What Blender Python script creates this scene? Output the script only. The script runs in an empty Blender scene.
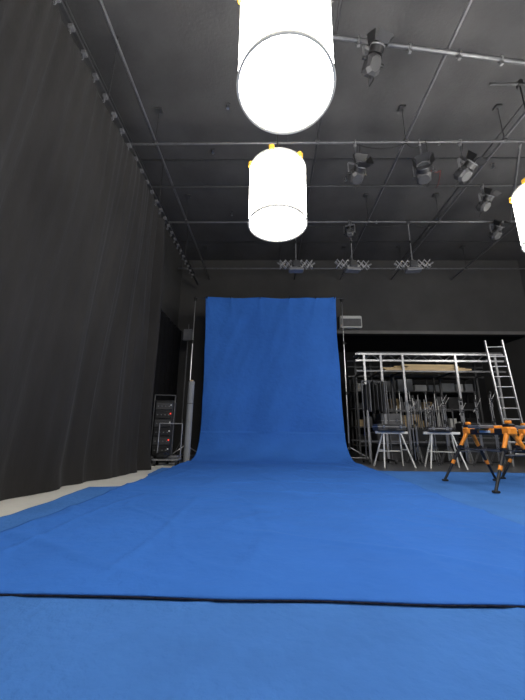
import bpy, math, random
from mathutils import Vector, Matrix, noise
random.seed(7)
scene = bpy.context.scene
scene.view_settings.view_transform = 'Standard'
scene.view_settings.look = 'None'

# ------------------------------------------------------------ materials
def mat(name, col, rough=0.6, metal=0.0, var=0.0, vscale=4.0, bump=0.0, bscale=60.0, sheen=0.0, emit=None, estr=0.0, col2=None, stretch=None, spec=None, bdist=.02):
    m = bpy.data.materials.new(name); m.use_nodes = True
    nt = m.node_tree; N = nt.nodes; L = nt.links
    p = N['Principled BSDF']
    p.inputs['Base Color'].default_value = (*col, 1)
    p.inputs['Roughness'].default_value = rough
    p.inputs['Metallic'].default_value = metal
    if spec is not None: p.inputs['Specular IOR Level'].default_value = spec
    if sheen:
        p.inputs['Sheen Weight'].default_value = sheen; p.inputs['Sheen Roughness'].default_value = .5
    if emit:
        p.inputs['Emission Color'].default_value = (*emit, 1)
        p.inputs['Emission Strength'].default_value = estr
    tc = N.new('ShaderNodeTexCoord')
    src = tc.outputs['Object']
    if stretch:
        mp = N.new('ShaderNodeMapping'); mp.inputs['Scale'].default_value = stretch
        L.new(src, mp.inputs['Vector']); src = mp.outputs['Vector']
    if var or col2:
        n = N.new('ShaderNodeTexNoise'); n.inputs['Scale'].default_value = vscale
        n.inputs['Detail'].default_value = 6; n.inputs['Roughness'].default_value = 0.62
        L.new(src, n.inputs['Vector'])
        r = N.new('ShaderNodeValToRGB')
        r.color_ramp.elements[0].position = 0.3; r.color_ramp.elements[1].position = 0.7
        a = tuple(c*(1-var) for c in col); b = col2 if col2 else tuple(min(1, c*(1+var)) for c in col)
        r.color_ramp.elements[0].color = (*a, 1); r.color_ramp.elements[1].color = (*b, 1)
        L.new(n.outputs['Fac'], r.inputs['Fac']); L.new(r.outputs['Color'], p.inputs['Base Color'])
    if bump:
        n2 = N.new('ShaderNodeTexNoise'); n2.inputs['Scale'].default_value = bscale
        n2.inputs['Detail'].default_value = 5
        L.new(src, n2.inputs['Vector'])
        bp = N.new('ShaderNodeBump'); bp.inputs['Strength'].default_value = bump; bp.inputs['Distance'].default_value = bdist
        L.new(n2.outputs['Fac'], bp.inputs['Height']); L.new(bp.outputs['Normal'], p.inputs['Normal'])
    return m

M_muslin = mat('blue_muslin', (0.040, 0.155, 0.52), 0.9, var=0.07, vscale=1.3, bump=0.5, bscale=9, spec=0.12, bdist=.03)
M_carpet = mat('blue_groundcloth', (0.058, 0.175, 0.48), 0.95, var=0.12, vscale=1.6, bump=0.5, bscale=22, spec=0.08)
M_hem_shade = mat('hem_shadow_line', (0.008, 0.012, 0.03), 0.9, bump=0.1)  # near-black colour stands in for the shade under the muslin's front edge
M_white_floor = mat('white_floor_paint', (0.62, 0.60, 0.54), 0.6, var=0.08, vscale=3, bump=0.1)
M_conc = mat('dark_floor_paint', (0.075, 0.075, 0.078), 0.35, var=0.25, vscale=2.5, bump=0.1, bscale=20)
M_curtain = mat('black_drape_cloth', (0.022, 0.021, 0.0205), 0.95, var=0.22, vscale=2.0, bump=0.35, bscale=25, spec=0.08, sheen=.05, stretch=(1, 1, 0.3))
M_curtain2 = mat('black_drape', (0.008, 0.008, 0.009), 0.95, var=0.2, bump=0.2, spec=0.1)
M_wall = mat('grey_wall_paint', (0.052, 0.0505, 0.049), 0.85, var=0.12, vscale=1.2, bump=0.15, bscale=30)
M_ceil = mat('dark_ceiling_paint', (0.046, 0.045, 0.046), 0.9, var=0.25, vscale=0.8, bump=0.2, bscale=20)
M_black_wall = mat('black_wall_paint', (0.009, 0.009, 0.010), 0.9, var=0.3)
M_steel = mat('pipe_steel', (0.12, 0.12, 0.125), 0.45, 0.6, var=0.2, vscale=8)
M_pipe_blk = mat('painted_pipe', (0.030, 0.030, 0.032), 0.6, 0.2, var=0.25, vscale=8)
M_chrome = mat('chrome', (0.45, 0.45, 0.46), 0.28, 0.9, var=0.1)
M_alu = mat('aluminium', (0.38, 0.38, 0.39), 0.4, 0.7, var=0.15, vscale=10)
M_black = mat('black_metal', (0.014, 0.014, 0.015), 0.45, 0.2, var=0.2)
M_dgrey = mat('dark_grey_metal', (0.04, 0.04, 0.042), 0.5, 0.2, var=0.2)
M_mgrey = mat('mid_grey_metal', (0.14, 0.14, 0.145), 0.5, 0.2, var=0.2)
M_rubber = mat('rubber', (0.01, 0.01, 0.01), 0.8, var=0.2)
M_orange = mat('orange_plastic', (0.85, 0.27, 0.02), 0.45, var=0.08)
M_yellow = mat('yellow_clip', (0.85, 0.45, 0.05), 0.45, var=0.08)
M_white = mat('white_plastic', (0.65, 0.65, 0.63), 0.5, var=0.05)
M_greyroll = mat('grey_paper', (0.24, 0.25, 0.26), 0.8, var=0.08)
M_wood = mat('timber', (0.50, 0.36, 0.19), 0.7, var=0.25, vscale=6, stretch=(0.3, 6, 6), bump=0.1)
M_glass = mat('lens_glass', (0.10, 0.11, 0.12), 0.08, 0.3, var=0.1)
M_red = mat('red_label', (0.5, 0.03, 0.03), 0.5, var=0.1)
M_redcable = mat('dark_red_cable', (0.12, 0.015, 0.012), 0.5, var=0.1)
M_redl = mat('indicator_red', (0.6, 0.03, 0.02), 0.5, emit=(1, 0.05, 0.03), estr=1.5)
LC = (1.0, 0.975, 0.93)
M_lantern = mat('lantern_cloth', (0.8, 0.8, 0.78), 0.8, emit=LC, estr=20.0)
M_lantern_b = mat('lantern_bottom_cloth', (0.8, 0.8, 0.78), 0.8, emit=LC, estr=17.0)
M_trimring = mat('lantern_band', (0.35, 0.34, 0.31), 0.7, emit=LC, estr=0.22)
M_band = mat('lantern_seam', (0.35, 0.33, 0.28), 0.8, emit=(1, .92, .74), estr=0.8)

# ------------------------------------------------------------ mesh builder
class B:
    def __init__(s): s.v = []; s.f = []; s.m = []; s.sm = []; s.mats = []
    def mi(s, m):
        if m not in s.mats: s.mats.append(m)
        return s.mats.index(m)
    def add(s, vs, fs, m, smooth=False):
        o = len(s.v); s.v += [tuple(v) for v in vs]; k = s.mi(m)
        for f in fs:
            s.f.append(tuple(i+o for i in f)); s.m.append(k); s.sm.append(smooth)
    def box(s, c, d, m, rot=None, bev=0.0):
        x, y, z = d[0]/2, d[1]/2, d[2]/2
        b = min(bev, x*.9, y*.9, z*.9)
        vs = []
        if b <= 0:
            vs = [Vector(p) for p in [(-x,-y,-z),(x,-y,-z),(x,y,-z),(-x,y,-z),(-x,-y,z),(x,-y,z),(x,y,z),(-x,y,z)]]
            fs = [(0,3,2,1),(4,5,6,7),(0,1,5,4),(1,2,6,5),(2,3,7,6),(3,0,4,7)]
        else:
            def oct_(e, zz):
                X, Y = x-e, y-e
                return [(-X+b,-Y,zz),(X-b,-Y,zz),(X,-Y+b,zz),(X,Y-b,zz),(X-b,Y,zz),(-X+b,Y,zz),(-X,Y-b,zz),(-X,-Y+b,zz)]
            L = [oct_(b*.7,-z), oct_(0,-z+b), oct_(0,z-b), oct_(b*.7,z)]
            vs = [Vector(p) for l in L for p in l]
            fs = [tuple(reversed(range(8))), tuple(range(24,32))]
            for k in range(3):
                for i in range(8):
                    j = (i+1) % 8
                    fs.append((k*8+i, k*8+j, k*8+8+j, k*8+8+i))
        if rot is not None: vs = [rot @ v for v in vs]
        vs = [v+Vector(c) for v in vs]
        s.add(vs, fs, m)
    def cyl(s, p1, p2, r, m, seg=12, r2=None, caps=True):
        p1 = Vector(p1); p2 = Vector(p2); r2 = r if r2 is None else r2
        d = (p2-p1).normalized(); a = d.orthogonal().normalized(); b = d.cross(a)
        vs = []
        for P, R in ((p1, r), (p2, r2)):
            for i in range(seg):
                t = 2*math.pi*i/seg
                vs.append(P+(a*math.cos(t)+b*math.sin(t))*R)
        s.add(vs, [(i, (i+1) % seg, seg+(i+1) % seg, seg+i) for i in range(seg)], m, True)
        if caps:
            s.add(vs[:seg], [tuple(reversed(range(seg)))], m)
            s.add(vs[seg:], [tuple(range(seg))], m)
    def tube(s, pts, r, m, seg=8):
        for a, b in zip(pts[:-1], pts[1:]): s.cyl(a, b, r, m, seg)
    def torus(s, c, n, R, r, m, seg=48, k=8, a0=0, a1=2*math.pi):
        c = Vector(c); n = Vector(n).normalized(); a = n.orthogonal().normalized(); b = n.cross(a)
        full = abs(a1-a0-2*math.pi) < 1e-6
        cnt = seg if full else seg+1
        vs = []
        for i in range(cnt):
            t = a0+(a1-a0)*i/seg; dr = a*math.cos(t)+b*math.sin(t)
            for j in range(k):
                u = 2*math.pi*j/k
                vs.append(c+dr*(R+r*math.cos(u))+n*r*math.sin(u))
        fs = []
        for i in range(seg):
            i2 = (i+1) % cnt
            for j in range(k):
                j2 = (j+1) % k
                fs.append((i*k+j, i2*k+j, i2*k+j2, i*k+j2))
        s.add(vs, fs, m, True)
    def grid(s, nx, ny, fn, m, smooth=True):
        vs = [fn(i/nx, j/ny) for j in range(ny+1) for i in range(nx+1)]
        fs = [(j*(nx+1)+i, j*(nx+1)+i+1, (j+1)*(nx+1)+i+1, (j+1)*(nx+1)+i) for j in range(ny) for i in range(nx)]
        s.add(vs, fs, m, smooth)
    def make(s, name, loc=(0,0,0), rotz=0):
        me = bpy.data.meshes.new(name); me.from_pydata(s.v, [], s.f)
        for m in s.mats: me.materials.append(m)
        me.polygons.foreach_set('material_index', s.m)
        me.polygons.foreach_set('use_smooth', s.sm)
        me.update()
        o = bpy.data.objects.new(name, me); scene.collection.objects.link(o)
        o.location = loc; o.rotation_euler = (0, 0, rotz)
        return o

def lerp(a, c, t): return a+(c-a)*t
def boxobj(name, lo, hi, m):
    b = B(); c = [(a+d)/2 for a, d in zip(lo, hi)]; d = [abs(d-a) for a, d in zip(lo, hi)]
    b.box(c, d, m); return b.make(name)

# ------------------------------------------------------------ room shell
XL, XR, YB, YR, H = -3.5, 9.7, 11.5, -5.0, 7.4
boxobj('floor', (XL-.2, YR-.2, -.2), (XR+.2, YB+3.2, 0), M_conc)
boxobj('wall_left', (XL-.2, YR, 0), (XL, YB, H), M_wall)
boxobj('wall_right', (XR, YR, 0), (XR+.2, YB+3, H), M_wall)
boxobj('wall_rear', (XL-.2, YR-.2, 0), (XR+.2, YR, H), M_wall)
b = B()
b.box(((XL-.2+2.3)/2, YB+.1, H/2), (2.3-XL+.2, .2, H), M_wall)
b.box(((2.3+XR)/2, YB+.1, (4.35+H)/2), (XR-2.3, .2, H-4.35), M_wall)
b.make('wall_back')
b = B()
b.box(((2.3+XR)/2, YB+3.1, 2.3), (XR-2.3+.4, .2, 4.6), M_black_wall)
b.box((2.2, YB+1.6, 2.3), (.2, 2.8, 4.6), M_black_wall)
b.box(((2.3+XR)/2, YB+1.6, 4.5), (XR-2.3, 2.8, .2), M_black_wall)
b.make('wall_recess')
boxobj('trim_lintel', (2.3, YB-.06, 4.35), (XR, YB, 4.47), mat('lintel_paint', (0.13, .125, .12), .7, var=.1))
boxobj('ceiling', (XL-.2, YR-.2, H), (XR+.2, YB+.2, H+.2), M_ceil)
b = B()
for y in (-.6, 3.0, 6.6, 10.2): b.box(((XL+XR)/2, y, H-.012), (XR-XL, .03, .02), M_dgrey)
for x in (.4, 5.2): b.box((x, (YR+YB)/2, H-.012), (.03, YB-YR, .02), M_dgrey)
b.make('trim_ceiling_seams')

boxobj('white_floor_strip', (XL, -1.5, 0), (-1.4, 8.3, .006), M_white_floor)

# ------------------------------------------------------------ blue ground cloth (ragged left edge)
def edge_left(y):
    pts = [(-3, -2.3), (1.5, -2.25), (3.1, -2.42), (4.2, -2.45), (4.75, -2.5), (4.85, -2.12), (5.6, -2.02), (6.2, -2.2), (7.3, -2.32)]
    if y <= pts[0][0]: return pts[0][1]
    for (a, xa), (c, xc) in zip(pts[:-1], pts[1:]):
        if y <= c:
            return xa+(xc-xa)*(y-a)/(c-a)+.03*noise.noise((y*3, 0, 0))
    return pts[-1][1]
def cloth(u, v):
    y = -3+10.25*v
    x0 = edge_left(y); x1 = 8.6
    x = x0+(x1-x0)*u**1.3
    z = .012+.006*max(0, noise.noise((x*1.5, y*1.5, 0)))+.008*max(0, 1-abs(noise.noise((x*.8+3, y*.9, 5)))*16)
    if v == 1: y += .03*noise.noise((x*2, 1, 1))
    return (x, y, z)
b = B(); b.grid(170, 220, cloth, M_carpet)
o = b.make('blue_floor_cloth')
md = o.modifiers.new('s', 'SOLIDIFY'); md.thickness = .005; md.offset = -1

# ------------------------------------------------------------ muslin backdrop
YV, ZT, R = 9.15, 4.80, .75
L1 = ZT-R; L2 = R*math.pi/2; YF = 1.76; L3 = (YV-R)-YF
T = L1+L2+L3
def crease(x, y, s, w):
    return max(0, 1-abs(noise.noise((x, y, s)))*w)
def muslin(u, v):
    s = v*T
    w = 2*u-1
    if s < L1:
        y = YV; z = ZT-s; n = Vector((0, -1, 0))
        half = 1.99-.03*math.sin(math.pi*s/L1)
    elif s < L1+L2:
        a = (s-L1)/R; y = YV-R+R*math.cos(a); z = R-R*math.sin(a); n = Vector((0, -math.cos(a), math.sin(a)))
        half = 1.99+.13*((s-L1)/L2)**1.5
    else:
        y = YV-R-(s-L1-L2); z = 0; n = Vector((0, 0, 1)); half = 2.12
    cx = lerp(.02, .1, min(1, s/(L1+L2)))
    x = cx+w*half
    x += (.035*noise.noise((s*.9, 3.3*w, 2)))*abs(w)**4
    if s < L1:
        k = min(1, s/.6)
        d = .03*math.sin(x*4+.8*math.sin(s*.7)+noise.noise((x*.5, s*.3, 0))*3)*(.25+.75*s/L1) + .045*noise.noise((x*1.5, s*.6, 1))
        d += .02*noise.noise((x*4+s*1.5, s*1.1, 6))
        for cxx in (-1.93, -1.2, -.3, .6, 1.4, 1.97):
            g = x-cxx*(1-.1*s)
            d += .018*math.exp(-(g/.05/(1+s*1.2))**2)*math.exp(-s*.9)
        d += .03*math.exp(-abs(abs(w)-1)*9)*math.sin(s*1.4)
        z -= .035*(1-w**4)*(1-k)*(1+.5*math.sin(w*9))
        p = Vector((x, y, z))+n*d
    elif s < L1+L2:
        k = (s-L1)/L2
        d = (.03*math.sin(x*4+.8*math.sin(s*.7))*(1-k))+.03+.04*noise.noise((x*1.4, s*2, 1))
        p = Vector((x, y, z))+n*d
        if p.z < .028: p.z = .028
    else:
        f = s-L1-L2
        fr = min(1, (L3-f)/.35)
        d = .012*max(0, noise.noise((x*1.1, y*1.1, 3)))
        d += .014*crease(x*.45+7, y*1.1, 9, 13)
        d += .010*crease(x*1.2+2, y*.35, 4, 13)
        d += .008*crease(x*.8+y*.6, y*.7-x*.3, 14, 16)
        d = .026+d*fr
        if f > L3-.001: y += .012*noise.noise((x*2, 0, 0))
        d += .02*math.exp(-f*1.5)
        p = Vector((x, y, d))
    return tuple(p)
b = B(); b.grid(170, 460, muslin, M_muslin)
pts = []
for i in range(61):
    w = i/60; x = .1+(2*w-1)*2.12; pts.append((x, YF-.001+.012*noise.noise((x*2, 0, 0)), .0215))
b.tube(pts, .0042, M_hem_shade, 6)  # dark cord drawn as the shadow line beneath the front edge
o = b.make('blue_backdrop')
md = o.modifiers.new('s', 'SOLIDIFY'); md.thickness = .004; md.offset = -1

b = B()
b.cyl((-2.3, YV+.05, ZT-.02), (2.3, YV+.05, ZT-.02), .022, M_dgrey, 12)
for x in [-1.93, -1.2, -.3, .6, 1.4, 1.97]:
    b.box((x, YV+.0, ZT-.03), (.03, .16, .07), M_black, bev=.01)
b.make('backdrop_crossbar')
def bstand(name, x, y):
    b = B()
    b.cyl((0, 0, .35), (0, 0, 1.9), .024, M_chrome)
    b.cyl((0, 0, 1.85), (0, 0, 3.4), .019, M_chrome)
    b.cyl((0, 0, 3.35), (0, 0, 4.85), .014, M_chrome)
    for z in (1.88, 3.38): 
        b.cyl((0, 0, z-.05), (0, 0, z+.05), .034, M_black); b.cyl((0, 0, z), (.09, 0, z), .012, M_black)
    b.cyl((0, 0, 4.7), (0, 0, 4.84), .035, M_black); b.cyl((0, -.05, 4.78), (0, .05, 4.78), .04, M_black)
    b.cyl((0, 0, .32), (0, 0, .5), .036, M_black)
    for k in range(3):
        a = math.radians(90+120*k+20); c, s_ = math.cos(a), math.sin(a)
        b.cyl((0.03*c, .03*s_, .38), (.5*c, .5*s_, .13), .014, M_chrome)
        b.cyl((0.03*c, .03*s_, .12), (.52*c, .52*s_, .12), .014, M_chrome)
        b.cyl((.52*c, .52*s_, .16), (.52*c, .52*s_, .09), .015, M_black)
        b.cyl((.52*c-.018*s_, .52*s_+.018*c, .05), (.52*c+.018*s_, .52*s_-.018*c, .05), .05, M_rubber, 16)
    return b.make(name, (x, y, 0))
bstand('light_stand', -2.32, YV+.1)
bstand('light_stand.001', 2.22, YV+.14)

# ------------------------------------------------------------ drape
def drape(u, v):
    y = -2.2+9.2*u
    z = 5.82*(1-v)+.012
    t = v
    xt = -2.66; xb = lerp(-2.98, -2.46, min(1, max(0, (y-3.9)/3.1)))
    base = lerp(xt, xb, t**1.2)
    ph = 2.2*math.sin(y*.9)+1.2*math.sin(y*2.3+1)
    amp = lerp(.03, .075, t)
    big = math.sin(2*math.pi*y/.66+ph+.6*noise.noise((0, y*.7, z*.25)))
    big = big*abs(big)**.3
    sm = math.sin(2*math.pi*y/.19+1.5*ph)
    fade = .3+.7*(.5+.5*noise.noise((y*.8, z*.15, 1)))
    x = base+amp*big*fade+.010*sm*(1-t*.7)+.10*noise.noise((y*1.1, z*.30, 4))+.03*noise.noise((y*3.5, z*.4, 8))
    if u > .88:
        k = (u-.88)/.12; x += .11*k*math.sin(k*17+.5*math.sin(z))
    if v > .96: x += .05*(v-.96)/.04*(.5+noise.noise((y*2.5, 0, 0)))
    return (x, y, z)
b = B(); b.grid(620, 46, drape, M_curtain)
b.make('stage_curtain')
def drape2(u, v):
    y = 7.5+3.8*u; z = 4.3*(1-v)+.01
    return (-3.3+.06*math.sin(y*17+math.sin(y*3))+.02*noise.noise((y*3, z*.5, 0)), y, z)
b = B(); b.grid(200, 12, drape2, M_curtain2)
b.cyl((-3.3, 7.4, 4.34), (-3.3, 11.4, 4.34), .025, M_pipe_blk)
b.make('black_curtain')

b = B()
b.box((-2.66, 4.3, 6.0), (.05, 13, .05), M_pipe_blk)
y = -2.1
while y < 10:
    b.cyl((-2.66, y, 5.98), (-2.66, y, 5.86), .012, M_steel, 6)
    b.box((-2.64, y, 5.93), (.06, .07, .05), M_mgrey)
    b.torus((-2.66, y, 5.84), (0, 1, 0), .022, .007, M_mgrey, 10, 5)
    y += .3
for y in (-1, 1.5, 4, 6.5, 9):
    b.cyl((-2.66, y, 6.02), (-2.66, y, H-.005), .012, M_pipe_blk, 8)
b.make('curtain_track')

# ------------------------------------------------------------ lighting grid
b = B(); ZG = 6.5
rows = (-.8, 1.5, 5.3, 6.5, 7.85, 10.5)
for i, y in enumerate(rows):
    b.cyl((XL+.15, y, ZG), (XR-.1, y, ZG), .026, M_pipe_blk if y in (6.5, 1.5) else M_steel, 10)
b.cyl((.7, 3.47, ZG), (8.0, 4.36, ZG), .034, M_steel, 12)
cols = (-2.38, .95, 2.73, 4.7, 7.0)
for x in cols:
    b.cyl((x, YR+.1, ZG+.06), (x, YB-.05, ZG+.06), .026, M_pipe_blk if x == .95 else M_steel, 10)
b.cyl((-3.0, YR+.1, ZG+.3), (-3.0, YB-.05, ZG+.3), .02, M_pipe_blk, 10)
for y in (1.5, 5.3, 7.85, 10.5):
    for x in cols:
        b.box((x, y, ZG+.03), (.09, .09, .1), M_dgrey, bev=.02)
        b.cyl((x, y, ZG+.05), (x, y, H-.005), .008, M_pipe_blk, 6)
        b.box((x, y, H-.03), (.12, .12, .04), M_dgrey)
b.cyl((5.0, 5.3, ZG-.04), (6.6, 7.8, ZG-.04), .024, M_steel, 10)
for x in (1.3, 2.1, 2.9, 3.6):
    y = 3.47+(x-.7)*.122
    b.torus((x, y, ZG), (1, .12, 0), .045, .012, M_mgrey, 12, 6); b.box((x, y, ZG-.07), (.04, .04, .08), M_mgrey)
b.make('lighting_grid')
b = B()
for (x, y) in [(-1.5, 3), (-.9, 5.2), (1.9, 4.6), (.3, 7.2), (2.0, 7.2), (3.9, 6.1), (-1.2, 8.6), (3.4, 9), (5.6, 6.8), (1.6, 2.6), (-1.4, 6.3)]:
    b.cyl((x, y, H), (x, y, H-.1), .012, M_chrome, 8); b.cyl((x, y, H-.1), (x, y, H-.115), .03, M_chrome, 10)
    b.cyl((x, y, H-.005), (x, y, H-.015), .05, M_dgrey, 12)
b.make('ceiling_sprinklers')

# ------------------------------------------------------------ lanterns
def lantern(name, x, y, zb=3.56, D=.8, h=.88):
    b = B(); r = D/2; seg = 64
    def side(u, v):
        a = 2*math.pi*u; z = h*v
        rr = r*(1-.004*math.sin(math.pi*v)) + .002*math.sin(a*16)*math.sin(math.pi*v)
        return (rr*math.cos(a), rr*math.sin(a), z)
    b.grid(seg, 14, side, M_lantern)
    b.cyl((0, 0, .004), (0, 0, .006), r*.985, M_lantern_b, seg)
    b.cyl((0, 0, .008), (0, 0, .026), r+.003, M_band, seg, caps=False)
    b.cyl((0, 0, h-.03), (0, 0, h-.008), r+.003, M_band, seg, caps=False)
    b.torus((0, 0, 0), (0, 0, 1), r, .011, M_trimring, 64, 8)
    b.torus((0, 0, 0.0), (0, 0, 1), r-.018, .004, M_band, 64, 6)
    b.torus((0, 0, h), (0, 0, 1), r, .010, M_trimring, 64, 8)
    for k in range(6):
        a = math.pi*k/3+.3; c, s_ = math.cos(a), math.sin(a)
        b.cyl((r*c, r*s_, h), (.08*c, .08*s_, h+.06), .008, M_dgrey, 6)
        b.box((r*c, r*s_, h+.01), (.07, .07, .08), M_yellow, Matrix.Rotation(a, 3, 'Z'), bev=.012)
    b.cyl((0, 0, h), (0, 0, h+.16), .10, M_black, 20)
    b.cyl((0, 0, h+.16), (0, 0, h+.22), .10, M_black, 20, r2=.04)
    b.cyl((0, 0, h+.2), (0, 0, ZG-zb-.03), .012, M_black, 8)
    b.cyl((-.5, 0, ZG-zb), (.5, 0, ZG-zb), .024, M_pipe_blk, 8)
    b.box((0, 0, ZG-zb), (.07, .1, .12), M_black, bev=.015)
    return b.make(name, (x, y, zb))
Ls = [(.12, 2.06), (.10, 3.86), (4.17, 4.2), (.13, .1), (4.2, 2.2), (4.2, .2), (.13, -1.8), (7.4, 4.4), (7.5, 6.2)]  # past the first three, unseen extras added for light; last brightens the back right
for i, (x, y) in enumerate(Ls):
    lantern('cylinder_lantern' + ('.%03d' % i if i else ''), x, y)

# ------------------------------------------------------------ stage lights
def fresnel(name, x, y, z=6.5, rotz=0, tilt=-40, drop=.33, sc=1.0):
    b = B()
    b.torus((0, 0, 0), (1, 0, 0), .045, .012, M_mgrey, 14, 6)
    b.box((0, 0, -.07), (.05, .05, .07), M_mgrey, bev=.01)
    b.cyl((0, 0, -.08), (0, 0, -drop+.2), .014, M_steel, 8)
    c = -drop-.06
    b.box((0, 0, -drop+.19), (.36*sc, .04, .012), M_mgrey)
    for sx in (-1, 1):
        b.box((sx*.18*sc, 0, (c-drop+.19)/2), (.012, .04, .25), M_mgrey)
        b.cyl((sx*.15*sc, 0, c), (sx*.21*sc, 0, c), .025, M_black, 10)
    Rm = Matrix.Rotation(math.radians(tilt), 3, 'X'); O = Vector((0, 0, c))
    P = lambda p: O+Rm @ Vector(p)
    b.box(P((0, .04, 0)), (.27*sc, .26, .26*sc), M_dgrey, Rm, bev=.05)
    for k in range(4): b.box(P((0, -.03+.05*k, .135*sc)), (.2*sc, .012, .03), M_black, Rm)
    b.cyl(P((0, -.09, 0)), P((0, -.18, 0)), .125*sc, M_black, 24)
    b.torus(P((0, -.185, 0)), Rm @ Vector((0, 1, 0)), .115*sc, .014, M_mgrey, 24, 6)
    b.cyl(P((0, -.181, 0)), P((0, -.186, 0)), .105*sc, M_glass, 24)
    for k in range(4):
        A = Matrix.Rotation(math.pi/2*k, 3, 'Y')
        hinge = Vector((0, -.2, .13*sc)); outp = Vector((0, -.31, .19*sc))
        q = [(-.11*sc, hinge.y, hinge.z), (.11*sc, hinge.y, hinge.z), (.14*sc, outp.y, outp.z), (-.14*sc, outp.y, outp.z)]
        v = [P(A @ Vector(w)) for w in q]; nn = (v[1]-v[0]).cross(v[2]-v[0]).normalized()*.004
        b.add([*v, *[w+nn for w in v]], [(0,1,2,3),(7,6,5,4),(0,4,5,1),(1,5,6,2),(2,6,7,3),(3,7,4,0)], M_black)
    st = P((0, .17, 0))
    pts = [st, st+Vector((.05, .08, -.08)), st+Vector((.12, .06, .05)), Vector((.12, .03, -.08)), Vector((.1, 0, 0))]
    b.tube(pts, .008, M_rubber, 6)
    return b.make(name, (x, y, z), math.radians(rotz))
F = [(1.50, 3.57, 20, -50, .34, .85), (1.70, 5.3, 10, -20, .72, .95), (3.0, 5.3, -25, -15, .72, .95), (3.80, 5.3, 30, -30, .68, .9), (5.0, 6.5, 20, -40, .45, .8), (2.2, 7.85, 160, -40, .3, .8), (6.2, 7.85, 10, -40, .3, .9)]
for i, (x, y, rz, tl, dr, sc) in enumerate(F):
    fresnel('stage_light' + ('.%03d' % i if i else ''), x, y, 6.5, rz, tl, dr, sc)

def panto(name, x, y, rz=0):
    b = B(); zb = -1.30
    b.box((0, 0, -.03), (.1, .08, .12), M_dgrey, bev=.015)
    b.cyl((0, 0, -.05), (0, 0, zb), .016, M_mgrey, 8)
    b.cyl((0, 0, -.6), (0, 0, -.68), .03, M_black, 8)
    n = 6; w = .86; hh = .2; zc = zb-.02
    for yy in (-.06, .06):
        for k in range(n):
            x0 = -w/2+w*k/n; x1 = x0+w/n
            b.cyl((x0, yy, zc-hh/2), (x1, yy, zc+hh/2), .012, M_alu, 6)
            b.cyl((x0, yy, zc+hh/2), (x1, yy, zc-hh/2), .012, M_alu, 6)
    for k in range(n+1):
        x0 = -w/2+w*k/n
        for s_ in (-1, 1): b.cyl((x0, -.07, zc+s_*hh/2), (x0, .07, zc+s_*hh/2), .012, M_alu, 6)
    b.box((0, 0, zc), (.22, .2, .19), M_dgrey, bev=.03)
    b.box((0, 0, zc-.16), (.40, .22, .09), M_mgrey, bev=.02)
    for s_ in (-1, 1):
        b.box((s_*.2, 0, zc-.09), (.012, .03, .18), M_steel)
        b.cyl((s_*.5, -.05, zc+.02), (s_*.36, -.05, zc-.08), .022, M_mgrey, 8)
    return b.make(name, (x, y, 6.5), rz)
panto('pantograph_light', .70, 7.85); panto('pantograph_light.001', 2.22, 7.85, .1); panto('pantograph_light.002', 3.83, 7.85, -.08)

b = B()
def cable(pts, m, r=.01):
    out = []
    n = 10
    for a, c in zip(pts[:-1], pts[1:]):
        for i in range(n):
            t = i/n; p = Vector(a).lerp(Vector(c), t); p.z -= .12*math.sin(math.pi*t); out.append(p)
    out.append(Vector(pts[-1])); b.tube(out, r, m, 6)
cable([(3.05, 5.32, 6.0), (3.4, 5.4, 5.9), (3.9, 6.5, 6.45)], M_redcable, .008)
cable([(1.75, 5.32, 6.47), (2.73, 5.3, 6.47), (3.05, 5.3, 6.47)], M_rubber)
cable([(.72, 7.87, 6.47), (2.26, 7.87, 6.47), (3.85, 7.87, 6.47), (4.7, 7.87, 6.47)], M_rubber)
b.make('lighting_cables')

# ------------------------------------------------------------ left side gear
b = B()
b.box((0, 0, .85), (.46, .5, 1.35), M_black, bev=.03)
for k in range(6):
    b.box((0, -.26, .32+.21*k), (.40, .03, .17), M_dgrey if k % 2 else M_black, bev=.01)
    for j in range(4): b.cyl((-.14+.09*j, -.275, .32+.21*k), (-.14+.09*j, -.295, .32+.21*k), .015, M_mgrey, 8)
    b.box((.17, -.28, .35+.21*k), (.03, .01, .03), M_redl if k in (1, 4) else M_white)
for sx in (-1, 1):
    b.cyl((sx*.25, -.2, .2), (sx*.25, -.2, 1.65), .015, M_steel, 8)
    for sy in (-1, 1):
        b.cyl((sx*.19-.02, sy*.2, .07), (sx*.19+.02, sy*.2, .07), .07, M_rubber, 16)
        b.box((sx*.19, sy*.2, .14), (.05, .06, .08), M_steel)
b.cyl((-.25, -.2, 1.65), (.25, -.2, 1.65), .015, M_steel, 8)
b.make('equipment_rack', (-2.66, 8.3, 0), .15)
b = B()
b.cyl((0, 0, .0), (0, 0, 2.1), .085, M_greyroll, 24); b.cyl((0, 0, 2.1), (0, 0, 2.14), .05, M_wood, 16)
b.torus((0, 0, 1.5), (0, 0, 1), .087, .008, M_black, 24, 6)
b.make('grey_paper_roll', (-2.15, 8.75, 0))
b = B()
b.box((0, 0, .14), (.6, .42, .03), M_alu, bev=.01)
for sx in (-1, 1):
    for sy in (-1, 1):
        b.cyl((sx*.24-.02, sy*.15, .055), (sx*.24+.02, sy*.15, .055), .055, M_rubber, 14); b.box((sx*.24, sy*.15, .11), (.05, .05, .05), M_steel)
b.box((-.12, 0, .22), (.26, .3, .14), M_black, bev=.05); b.box((.16, 0, .19), (.2, .25, .07), M_mgrey, bev=.03)
b.cyl((-.27, .18, .15), (-.27, .18, .95), .014, M_alu, 8); b.cyl((.27, .18, .15), (.27, .18, .95), .014, M_alu, 8); b.cyl((-.27, .18, .95), (.27, .18, .95), .014, M_alu, 8)
b.make('gear_dolly', (-2.36, 7.75, 0), .1)
b = B()
b.cyl((0, 0, .3), (0, 0, 3.6), .018, M_mgrey); b.cyl((0, 0, 3.5), (0, 0, 4.3), .012, M_mgrey)
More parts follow.
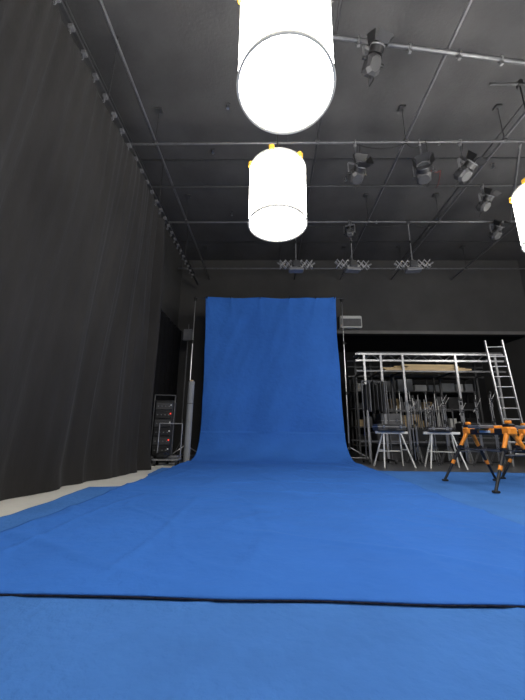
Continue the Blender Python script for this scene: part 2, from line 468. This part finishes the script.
for k in range(3):
    a = 2*math.pi*k/3; b.cyl((0, 0, .45), (.3*math.cos(a), .3*math.sin(a), .012), .012, M_mgrey, 8)
b.box((0, -.05, 3.9), (.3, .08, .4), M_mgrey, bev=.02)
b.make('tripod_stand', (-2.75, 10.3, 0))

# ------------------------------------------------------------ back right storage
b = B(); z0 = 3.1
X = [2.85, 3.35, 4.0, 5.57, 6.75]
for x in X:
    for y in (0, 1.0):
        b.box((x, 9.5+y, z0/2), (.06, .06, z0), M_alu if y == 0 else M_dgrey)
for y in (0, 1.0):
    for z in (z0, z0-.20, 2.58, .55): b.box(((X[0]+X[-1])/2, 9.5+y, z), (X[-1]-X[0]+.5, .05, .05), (M_alu if z > 2.8 else M_steel) if y == 0 else M_dgrey)
for x in X: b.box((x, 10, 2.58), (.05, 1, .05), M_dgrey); b.box((x, 10, z0), (.05, 1, .05), M_dgrey)
for i in range(8):
    x0 = X[0]+i*.48; b.cyl((x0, 9.5, z0-.2), (x0+.24, 9.5, z0), .012, M_steel, 6); b.cyl((x0+.24, 9.5, z0), (x0+.48, 9.5, z0-.2), .012, M_steel, 6)
b.make('storage_frame')
b = B()
for lay in range(4):
    for i in range(5):
        b.box((4.78+random.uniform(-.15, .15), 9.6+.12*i, 2.63+.05*lay), ((2.6 if lay < 2 else 1.7)+random.uniform(-.2, .2), .10, .045), M_wood)
b.make('timber_planks')
b = B()
for i in range(5): b.cyl((2.7, 9.55+.14*i, 3.16), (7.0, 9.55+.14*i, 3.16), .028, M_steel, 10)
b.make('stored_pipes')
b = B()
for s_ in (-1, 1): b.box((s_*.22, 0, 1.7), (.03, .07, 3.4), M_alu)
for k in range(11): b.cyl((-.22, 0, .3+.29*k), (.22, 0, .3+.29*k), .018, M_alu, 8)
o = b.make('aluminium_ladder', (6.35, 8.6, 0.01)); o.rotation_euler = (math.radians(-6), 0, -.15)

def cstand(name, x, y, h, arm):
    b = B()
    b.cyl((0, 0, .1), (0, 0, h*.6), .018, M_chrome, 8); b.cyl((0, 0, h*.55), (0, 0, h), .012, M_chrome, 8)
    b.cyl((0, 0, h*.58), (0, 0, h*.64), .03, M_black, 8); b.cyl((0, 0, h-.03), (0, 0, h+.05), .035, M_black, 10)
    b.cyl((0, 0, h*.8), (0, 0, h*.85), .028, M_mgrey, 8)
    for k in range(3):
        a = 2*math.pi*k/3+.5; c, s_ = math.cos(a)*.7, math.sin(a)*.7
        b.tube([(0, 0, .35+.06*k), (.12*c, .12*s_, .3+.05*k), (.3*c, .3*s_, .05), (.42*c, .42*s_, .012)], .010, M_steel, 6)
    if arm: b.cyl((-.1, -.04, h-.3), (.12, -.04, h+.03), .009, M_chrome, 6); b.torus((0, -.04, h-.2), (0, 1, 0), .04, .012, M_black, 12, 5)
    return b.make(name, (x, y, 0))
for n in range(17):
    cstand('c_stand' + ('.%03d' % n if n else ''), 3.85+.145*n+random.uniform(-.03, .03), 8.9+.2*(n % 3), random.uniform(1.45, 1.9), n % 2 == 0)
b = B()
for z in (.25, .9, 1.5): 
    for yy in (-.2, .2): b.box((0, yy, z), (2.2, .03, .03), M_steel)
for sx in (-1.1, -.37, .37, 1.1):
    for yy in (-.2, .2): b.box((sx, yy, .8), (.03, .03, 1.6), M_steel)
for k in range(26):
    b.cyl((-1.02+.08*k, random.uniform(-.14, .14), .02), (-1.02+.08*k+random.uniform(-.03, .03), random.uniform(-.14, .14), random.uniform(1.5, 2.2)), .017, random.choice([M_alu, M_white, M_chrome, M_mgrey]), 8)
b.make('pole_rack', (4.85, 10.9, 0))

def trestle(name, x, y, rz):
    b = B(); h = .8
    b.box((0, 0, h), (.8, .1, .06), M_white, bev=.008)
    for sx in (-1, 1):
        for sy in (-1, 1):
            b.cyl((sx*.22, sy*.03, h-.02), (sx*.38, sy*.26, .01), .018, M_white, 8)
        b.cyl((sx*.30, -.145, .4), (sx*.30, .145, .4), .012, M_white, 8)
    b.cyl((-.30, .16, .36), (.30, .16, .36), .012, M_white, 8)
    return b.make(name, (x, y, 0), rz)
trestle('trestle', 2.98, 8.1, .15); trestle('trestle.001', 4.15, 8.05, -.2)
def case(name, x, y, z, d, rz=0, m=M_black):
    b = B(); b.box((0, 0, d[2]/2), d, m, bev=.025)
    b.box((0, 0, d[2]*.62), (d[0]+.012, d[1]+.012, .018), M_alu)
    for s_ in (-1, 1): b.box((s_*d[0]*.3, -d[1]/2-.012, d[2]*.62), (.05, .02, .07), M_chrome, bev=.006)
    b.tube([(-.09, -d[1]/2, d[2]*.35), (-.09, -d[1]/2-.04, d[2]*.35), (.09, -d[1]/2-.04, d[2]*.35), (.09, -d[1]/2, d[2]*.35)], .011, M_rubber, 6)
    return b.make(name, (x, y, z), rz)
case('flight_case', 2.93, 8.1, .83, (.72, .3, .17), .15, M_dgrey)
case('flight_case.001', 3.6, 10.0, .0, (.9, .6, .8), 0, M_dgrey); case('flight_case.002', 3.6, 10.0, .8, (.6, .5, .55), 0, M_mgrey)
case('flight_case.003', 4.9, 10.0, .0, (1.2, .6, .9)); case('flight_case.004', 6.2, 10.0, 0, (.9, .6, 1.1), 0, M_dgrey)
case('flight_case.005', 7.3, 8.2, 0, (.8, .6, .75), -.2, M_dgrey); case('flight_case.006', 7.3, 8.2, .75, (.7, .5, .4), -.1)
case('flight_case.007', 4.1, 8.05, .83, (.5, .25, .12), -.2, M_dgrey)
b = B()
for x in (3.4, 5.0, 6.6, 8.2):
    for y in (12.9, 13.5): b.box((x, y, 1.5), (.05, .05, 3), M_dgrey)
for z in (.3, 1.0, 1.7, 2.4, 3.0): b.box((5.8, 13.2, z), (4.9, .65, .04), M_mgrey)
for z in (.32, 1.02, 1.72, 2.42):
    x = 3.5
    while x < 7.9:
        w = random.uniform(.2, .5); h = random.uniform(.2, .5)
        b.box((x+w/2, 13.2, z+h/2), (w, .5, h), random.choice([M_black, M_dgrey, M_mgrey, M_greyroll, M_wood, M_white]), bev=.01); x += w+.08
b.make('storage_shelves')
b = B()
for s_ in (-1, 1): b.cyl((s_*.35, 0, .1), (s_*.35, 0, 2.2), .02, M_steel, 10); b.box((s_*.35, 0, .08), (.06, .5, .05), M_steel)
b.cyl((-.35, 0, 2.2), (.35, 0, 2.2), .02, M_steel, 10)
for k in range(6): 
    xx = -.27+.105*k; b.torus((xx, 0, 2.15), (0, 1, 0), .03, .006, M_steel, 10, 5); b.box((xx, 0, 1.75), (.03, .2, .7+.1*(k % 3)), random.choice([M_black, M_dgrey, M_mgrey]), bev=.01)
for sx in (-1, 1):
    for sy in (-1, 1): b.cyl((sx*.35-.015, sy*.22, .04), (sx*.35+.015, sy*.22, .04), .04, M_rubber, 12)
b.make('grip_rack', (2.95, 9.05, 0), .1)

b = B()
b.box((0, 0, 0), (.8, .26, .46), M_white, bev=.03)
b.box((0, -.135, -.04), (.72, .01, .30), M_mgrey)
for k in range(6): b.box((0, -.142, -.15+.045*k), (.70, .008, .012), M_dgrey)
b.make('air_conditioner', (3.0, YB-.14, 4.75))

# ------------------------------------------------------------ orange folding work sawhorse
def sawhorse(name, loc, rz):
    b = B(); h = .80; hl = .47
    b.box((0, 0, h), (.075, 2*hl, .09), M_black, bev=.012)
    b.box((0, 0, h+.012), (.085, .36, .07), M_orange, bev=.01)
    b.box((-.046, 0, h), (.006, .22, .035), M_white)
    for e in (-1, 1):
        y = e*(hl-.06)
        b.box((0, y, h+.01), (.14, .15, .12), M_orange, bev=.022)
        b.box((0, y, h+.09), (.11, .13, .05), M_black, bev=.015)
        b.box((0, y, h+.135), (.06, .09, .05), M_orange, bev=.012)
        for s_ in (-1, 1):
            top = Vector((s_*.05, y, h-.03)); foot = Vector((s_*.45, y+e*.12, .03))
            d = foot-top
            kn = top+d*.30
            b.cyl(top, kn, .034, M_orange, 10, r2=.026)
            b.cyl(kn, top+d*.62, .024, M_black, 10)
            b.cyl(top+d*.58, top+d*.66, .028, M_orange, 10)
            b.cyl(top+d*.62, foot, .020, M_black, 10)
            b.box(foot+Vector((0, 0, -.012)), (.09, .06, .03), M_rubber, bev=.008)
            b.cyl(kn+Vector((0, -.03, 0)), kn+Vector((0, .03, 0)), .035, M_black, 12)
        b.cyl((-.21, y+e*.05, .48), (.21, y+e*.05, .48), .010, M_steel, 8)
    for s_ in (-1, 1): b.cyl((s_*.19, -hl+.03, .53), (s_*.19, hl-.03, .53), .009, M_steel, 8)
    return b.make(name, loc, rz)
sawhorse('folding_sawhorse', (3.43, 5.25, .03), .11)
sawhorse('folding_sawhorse.001', (4.6, 5.6, .03), .05)
b = B()
b.box((0, 0, .0), (1.6, .26, .05), M_mgrey, bev=.008)
for k in range(11): b.box((-.68+.136*k, 0, .027), (.05, .2, .008), M_dgrey)
b.box((-.45, -.133, 0), (.22, .006, .04), M_orange)
b.make('scaffold_plank', (4.02, 5.36, .905), .12)

# ------------------------------------------------------------ world and camera
w = bpy.data.worlds.new('World'); scene.world = w; w.use_nodes = True
w.node_tree.nodes['Background'].inputs[0].default_value = (.5, .52, .55, 1)
w.node_tree.nodes['Background'].inputs[1].default_value = .1

cam = bpy.data.cameras.new('camera'); co = bpy.data.objects.new('camera', cam); scene.collection.objects.link(co)
co.location = (0, 0, .8)
Rm = Matrix.Rotation(math.radians(1.3), 4, 'Z') @ Matrix.Rotation(math.radians(90+14.2), 4, 'X') @ Matrix.Rotation(math.radians(.7), 4, 'Z')
co.rotation_euler = Rm.to_euler()
cam.sensor_fit = 'HORIZONTAL'; cam.sensor_width = 36; cam.lens = 36*320/525
cam.clip_start = .02; cam.clip_end = 100
scene.camera = co
